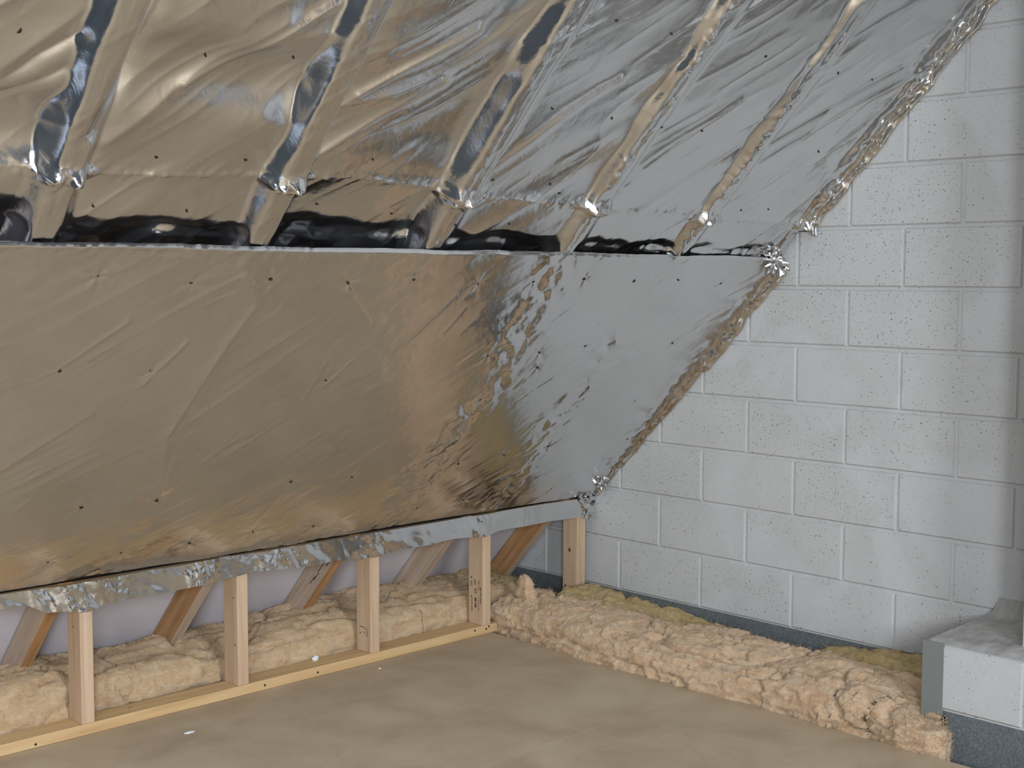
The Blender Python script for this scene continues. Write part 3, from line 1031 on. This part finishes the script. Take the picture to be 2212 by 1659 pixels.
# ------------------------------------------------------------------ mineral wool
def quilt(name, path, widths, heights, mat, label, seed, n=200, m=72, sq=0.42, rough=1.0, cat='insulation', bottom=-0.128):
    """a torn length of mineral wool: rounded section swept along path [(x, y, z_mid)], lumpy and layered"""
    nn, nb = Noise(seed), Noise(seed + 100)
    path = np.array(path, float)
    t = np.linspace(0, 1, n)
    k = np.linspace(0, 1, len(path))
    C = np.stack([np.interp(t, k, path[:, j]) for j in range(3)], -1)
    Wd = np.interp(t, k, widths)
    Ht = np.interp(t, k, heights)
    T = np.gradient(C, axis=0)
    T[:, 2] = 0
    T /= np.linalg.norm(T, axis=1)[:, None]
    Sd = np.stack([T[:, 1], -T[:, 0], 0 * t], -1)
    endk = np.minimum(1, np.minimum(t, 1 - t) / 0.03) ** 0.5
    endk = np.maximum(endk, 0.02)
    ad = np.linspace(0, 2 * math.pi, 6001)
    cxd = np.sign(np.cos(ad)) * np.abs(np.cos(ad)) ** sq
    czd = np.sign(np.sin(ad)) * np.abs(np.sin(ad)) ** sq
    asp = Wd.mean() / Ht.mean()
    al = np.concatenate([[0], np.cumsum(np.hypot(np.diff(cxd) * asp, np.diff(czd)))])
    an = np.interp(np.linspace(0, al[-1], m, endpoint=False), al, ad)   # even spacing round the section
    cx = np.interp(an, ad, cxd)
    cz = np.interp(an, ad, czd)
    side = C[:, None, :] + Sd[:, None, :] * (Wd * endk)[:, None, None] * 0.5 * cx[None, :, None]
    P = side.copy()
    P[..., 2] += (Ht * endk)[:, None] * 0.5 * cz[None, :]
    nrm = Sd[:, None, :] * np.cos(an)[None, :, None] + np.array([0, 0, 1.0]) * np.sin(an)[None, :, None]
    x, y, z = P[..., 0], P[..., 1], P[..., 2]
    if abs(T[n // 2, 0]) > abs(T[n // 2, 1]):                       # flakes lie along the length
        x = x * 0.55
    else:
        y = y * 0.55
    wx = 0.05 * (nb(x * 9 + 3, y * 9, z * 9) - .5)
    wy = 0.05 * (nn(x * 9, y * 9 + 7, z * 9) - .5)
    big = nn(x * 5, y * 5, z * 5) - .5
    med = nb.ridge((x + wx) * 11, (y + wy) * 11, z * 15) - .5
    flk = nn.ridge((x + wx * 1.5) * 24, (y + wy * 1.5) * 24, z * 60 + (x + y) * 9) - .5
    flk2 = nb.ridge((x + wy) * 55, (y + wx) * 55, z * 110) - .5
    fin = nb(x * 110, y * 110, z * 150) - .5
    lay = nn.ridge(x * 4, y * 4, z * 38 + 3 * nb(x * 4, y * 4)) - .5
    vert = np.abs(np.cos(an))[None, :]
    tear = np.clip(nn.ridge((x + wx * 2) * 7 + 5, (y + wy * 2) * 7, z * 16) - 0.80, 0, .2) * 5
    wisp = nb.facet((x + wx * 1.6 + y * .5) * 16, (y + wy * 1.6) * 26 + z * 30) - .5
    saw = (nn.fbm((x + wx * .6) * 5.5 + 2, (y + wy * .6) * 5.5, z * 9, 3) * 6.5 + .6 * nb(x * 3, y * 3, 2)) % 1.0
    saw2 = (nb.fbm((x + wy * .6) * 13 + 2, (y + wx * .6) * 13, z * 24, 3) * 6.0) % 1.0
    d = rough * (0.040 * big + 0.016 * med + 0.010 * flk + 0.010 * wisp + 0.013 * (saw - .5) + 0.0045 * (saw2 - .5) + 0.004 * flk2 + 0.004 * fin + 0.012 * lay * vert - 0.030 * tear ** 2)
    P = P + nrm * (d * np.minimum(1, endk * 1.2)[:, None] * sst(np.minimum(t, 1 - t) / 0.012)[:, None])[..., None]
    P[..., 2] = np.maximum(P[..., 2], bottom)
    # pressed against what it lies between: gable foot, sole plate, steel angle and pier
    P[..., 0] = np.minimum(P[..., 0], 0.003)
    hit = (P[..., 1] < PY + .012) & (P[..., 0] > PX - .010)
    dy, dx = PY + .012 - P[..., 1], P[..., 0] - PX + .010
    P[..., 1] = np.where(hit & (dy <= dx), PY + .012, P[..., 1])
    P[..., 0] = np.where(hit & (dy > dx), PX - .010, P[..., 0])
    if np.abs(T[n // 2, 0]) > .9 and C[0, 0] < -2:
        P[..., 1] = np.maximum(P[..., 1], 0.2645)
    root = empty(name, tuple(C[n // 2][:2]) + (bottom,), label, cat)
    f = grid_faces(n, m, True)
    o = link('wool', mesh_np('wool', (P - np.array(root.location)).reshape(-1, 3), f), mat, root)
    return root, P


def tufts(root, P, mat, count, seed, lo=0.02, hi=0.05, sel=None):
    """loose fibres standing out of the torn surface: fine, curved, uncountable"""
    rr = np.random.RandomState(seed)
    n, m = P.shape[:2]
    verts, faces = [], []
    base = np.array(root.location)
    for _ in range(count):
        i, j = rr.randint(2, n - 2), rr.randint(0, m)
        p = P[i, j]
        if p[2] < -0.02 and rr.rand() < .9:
            continue
        nrm = np.cross(P[i + 1, j] - P[i - 1, j], P[i, (j + 1) % m] - P[i, j - 1])
        nl = np.linalg.norm(nrm)
        if nl < 1e-9:
            continue
        nrm /= nl
        if np.dot(nrm, p - P[i].mean(0)) < 0:
            nrm = -nrm
        d = nrm + rr.normal(0, .8, 3)
        d /= np.linalg.norm(d)
        side = np.cross(d, rr.normal(0, 1, 3)); side /= np.linalg.norm(side) + 1e-9
        L = rr.uniform(lo, hi); w = rr.uniform(.0004, .0010)
        bend = rr.normal(0, .5, 3)
        k0 = len(verts)
        for q in range(4):
            tt = q / 3
            c = p - nrm * .004 + d * L * tt + bend * L * tt * tt * .5
            ww = w * (1 - .8 * tt)
            verts += [c - side * ww - base, c + side * ww - base]
        for q in range(3):
            a = k0 + 2 * q
            faces.append((a, a + 1, a + 3, a + 2))
    o = link('loose_fibres', mesh_np('loose_fibres', np.array(verts), np.array(faces)), mat, root)
    o['kind'] = 'stuff'
    return o


# long quilt at the eaves behind the studs
rE, PE = quilt('insulation_quilt', [(-4.6, 0.50, 0.0), (-3, 0.50, 0.01), (-2.45, 0.495, 0.015), (-2.1, 0.50, 0.005), (-1.8, 0.50, 0.0), (-1.4, 0.495, 0.01), (-0.9, 0.495, 0.015), (-0.5, 0.47, 0.01), (-0.24, 0.44, 0.0)],
               [0.42, 0.42, 0.42, 0.41, 0.42, 0.42, 0.42, 0.40, 0.34], [0.27, 0.27, 0.29, 0.27, 0.25, 0.28, 0.29, 0.27, 0.23], M_WOOL_E,
               'long cream wool quilt in the eaves behind the row of studs', 201, n=560, m=110, sq=0.5, rough=.8)
tufts(rE, PE, M_WOOL_E, 26000, 1, .008, .026)
rF, PF = quilt('insulation_quilt', [(-0.62, 0.60, 0.09), (-0.30, 0.58, 0.085), (-0.13, 0.55, 0.06)], [0.20, 0.24, 0.2], [0.10, 0.11, 0.08], M_WOOL_Y,
               'ragged yellowish wool in the eaves corner under the dark orange rafter', 202, n=90, m=60, rough=.8)
tufts(rF, PF, M_WOOL_Y, 3000, 2, .012, .04)
# along the gable, in the gap beside the floor
rA, PA = quilt('insulation_quilt', [(-0.41, 0.235, 0.0), (-0.42, -0.05, 0.0), (-0.43, -0.35, 0.0), (-0.45, -0.66, -0.01)],
               [0.38, 0.38, 0.36, 0.34], [0.25, 0.26, 0.25, 0.23], M_WOOL,
               'flatter pink wool quilt between floor edge and yellow wool, near the corner', 203, n=240, m=120, sq=.55)
tufts(rA, PA, M_WOOL, 16000, 3, .008, .026)
rB, PB = quilt('insulation_quilt', [(-0.40, -0.52, -0.005), (-0.39, -0.85, 0.0), (-0.38, -1.2, 0.005), (-0.40, -1.50, 0.01), (-0.43, -1.66, 0.01), (-0.54, -1.775, 0.006), (-0.600, -1.87, 0.0)],
               [0.42, 0.46, 0.48, 0.46, 0.42, 0.22, 0.06], [0.22, 0.235, 0.235, 0.24, 0.23, 0.19, 0.15], M_WOOL,
               'thick pink wool quilt between floor edge and gable wall, ending at the steel angle', 204, n=360, m=140, sq=.55)
tufts(rB, PB, M_WOOL, 24000, 4, .008, .026)
rC, PC = quilt('insulation_quilt', [(-0.15, 0.14, 0.005), (-0.15, -0.1, 0.0), (-0.16, -0.4, -0.01), (-0.17, -0.66, -0.02)],
               [0.26, 0.28, 0.28, 0.26], [0.23, 0.22, 0.20, 0.19], M_WOOL_Y,
               'yellow wool lying against the gable foot beside the wall stud', 205, n=140, m=72, rough=.9)
tufts(rC, PC, M_WOOL_Y, 4000, 5, .010, .03)
rD, PD = quilt('insulation_quilt', [(-0.11, -1.08, -0.02), (-0.12, -1.35, 0.02), (-0.14, -1.68, 0.05)],
               [0.18, 0.2, 0.2], [0.20, 0.22, 0.22], M_WOOL_Y,
               'yellow wool wedged between the thick pink quilt and the gable, left of the steel angle', 206, n=90, m=60, rough=.8)
tufts(rD, PD, M_WOOL_Y, 2500, 6, .010, .03)
# upright torn scrap in the corner
nn = Noise(91)
tt, an = np.meshgrid(np.linspace(0, 1, 40), np.linspace(0, 2 * math.pi, 48, endpoint=False), indexing='ij')
rad = np.interp(tt, [0, .05, .5, .8, .95, 1], [0.02, 1.0, 0.92, 0.72, 0.5, 0.02])
cz, sz = np.sign(np.cos(an)) * np.abs(np.cos(an)) ** .6, np.sign(np.sin(an)) * np.abs(np.sin(an)) ** .6
Xs, Ys = 0.030 * rad * cz, 0.046 * rad * sz + 0.015 * tt
Zs = tt * 0.125
dd = 1 + 0.35 * (nn(Xs * 60 + 9, Ys * 60 + 9, Zs * 40) - .5) + .25 * (nn.ridge(Xs * 30, Ys * 30, Zs * 60) - .5)
P = np.stack([Xs * dd, Ys * dd, Zs + 0.012 * (nn(Xs * 90 + 3, Ys * 90) - .5)], -1)
rG = empty('insulation_scrap', (-0.47, 0.11, 0.105), 'small upright scrap of pink wool in the corner before the wall stud', 'insulation')
o = link('wool', mesh_np('wool', P.reshape(-1, 3), grid_faces(40, 48, True)), M_WOOL, rG)
tufts(rG, P + np.array(rG.location), M_WOOL, 160, 7, .01, .025)


# ------------------------------------------------------------------ litter
def blob(name, c, r, mat, label, cat, seed):
    nn = Noise(seed)
    th, ph = np.meshgrid(np.linspace(0, math.pi, 16), np.linspace(0, 2 * math.pi, 24, endpoint=False), indexing='ij')
    d = np.stack([np.sin(th) * np.cos(ph), np.sin(th) * np.sin(ph), np.cos(th)], -1)
    k = 0.7 + 0.6 * nn(d[..., 0] * 2.5 + 5, d[..., 1] * 2.5 + 5, d[..., 2] * 2.5 + 5)
    P = d * k[..., None] * np.array(r)
    P[..., 2] = np.maximum(P[..., 2], -r[2] * .8) + r[2] * .8
    o = link(name, mesh_np(name, P.reshape(-1, 3), grid_faces(16, 24, True)), mat)
    o.location = c
    return tag(o, label, cat)


blob('fluff', (-1.478, 0.243, SOLE_T), (0.013, 0.011, 0.010), M_WHITE, 'white lump of fluff on the sole plate left of the third stud', 'scrap', 61)
blob('fluff', (-1.29, 0.085, 0.0), (0.006, 0.005, 0.002), M_WHITE, 'tiny white fleck on the floor in front of the third stud', 'scrap', 62)
blob('fluff', (-2.19, -0.045, 0.0), (0.020, 0.008, 0.002), M_WHITE, 'thin white smear of dust on the floor before the leftmost studs', 'scrap', 63)
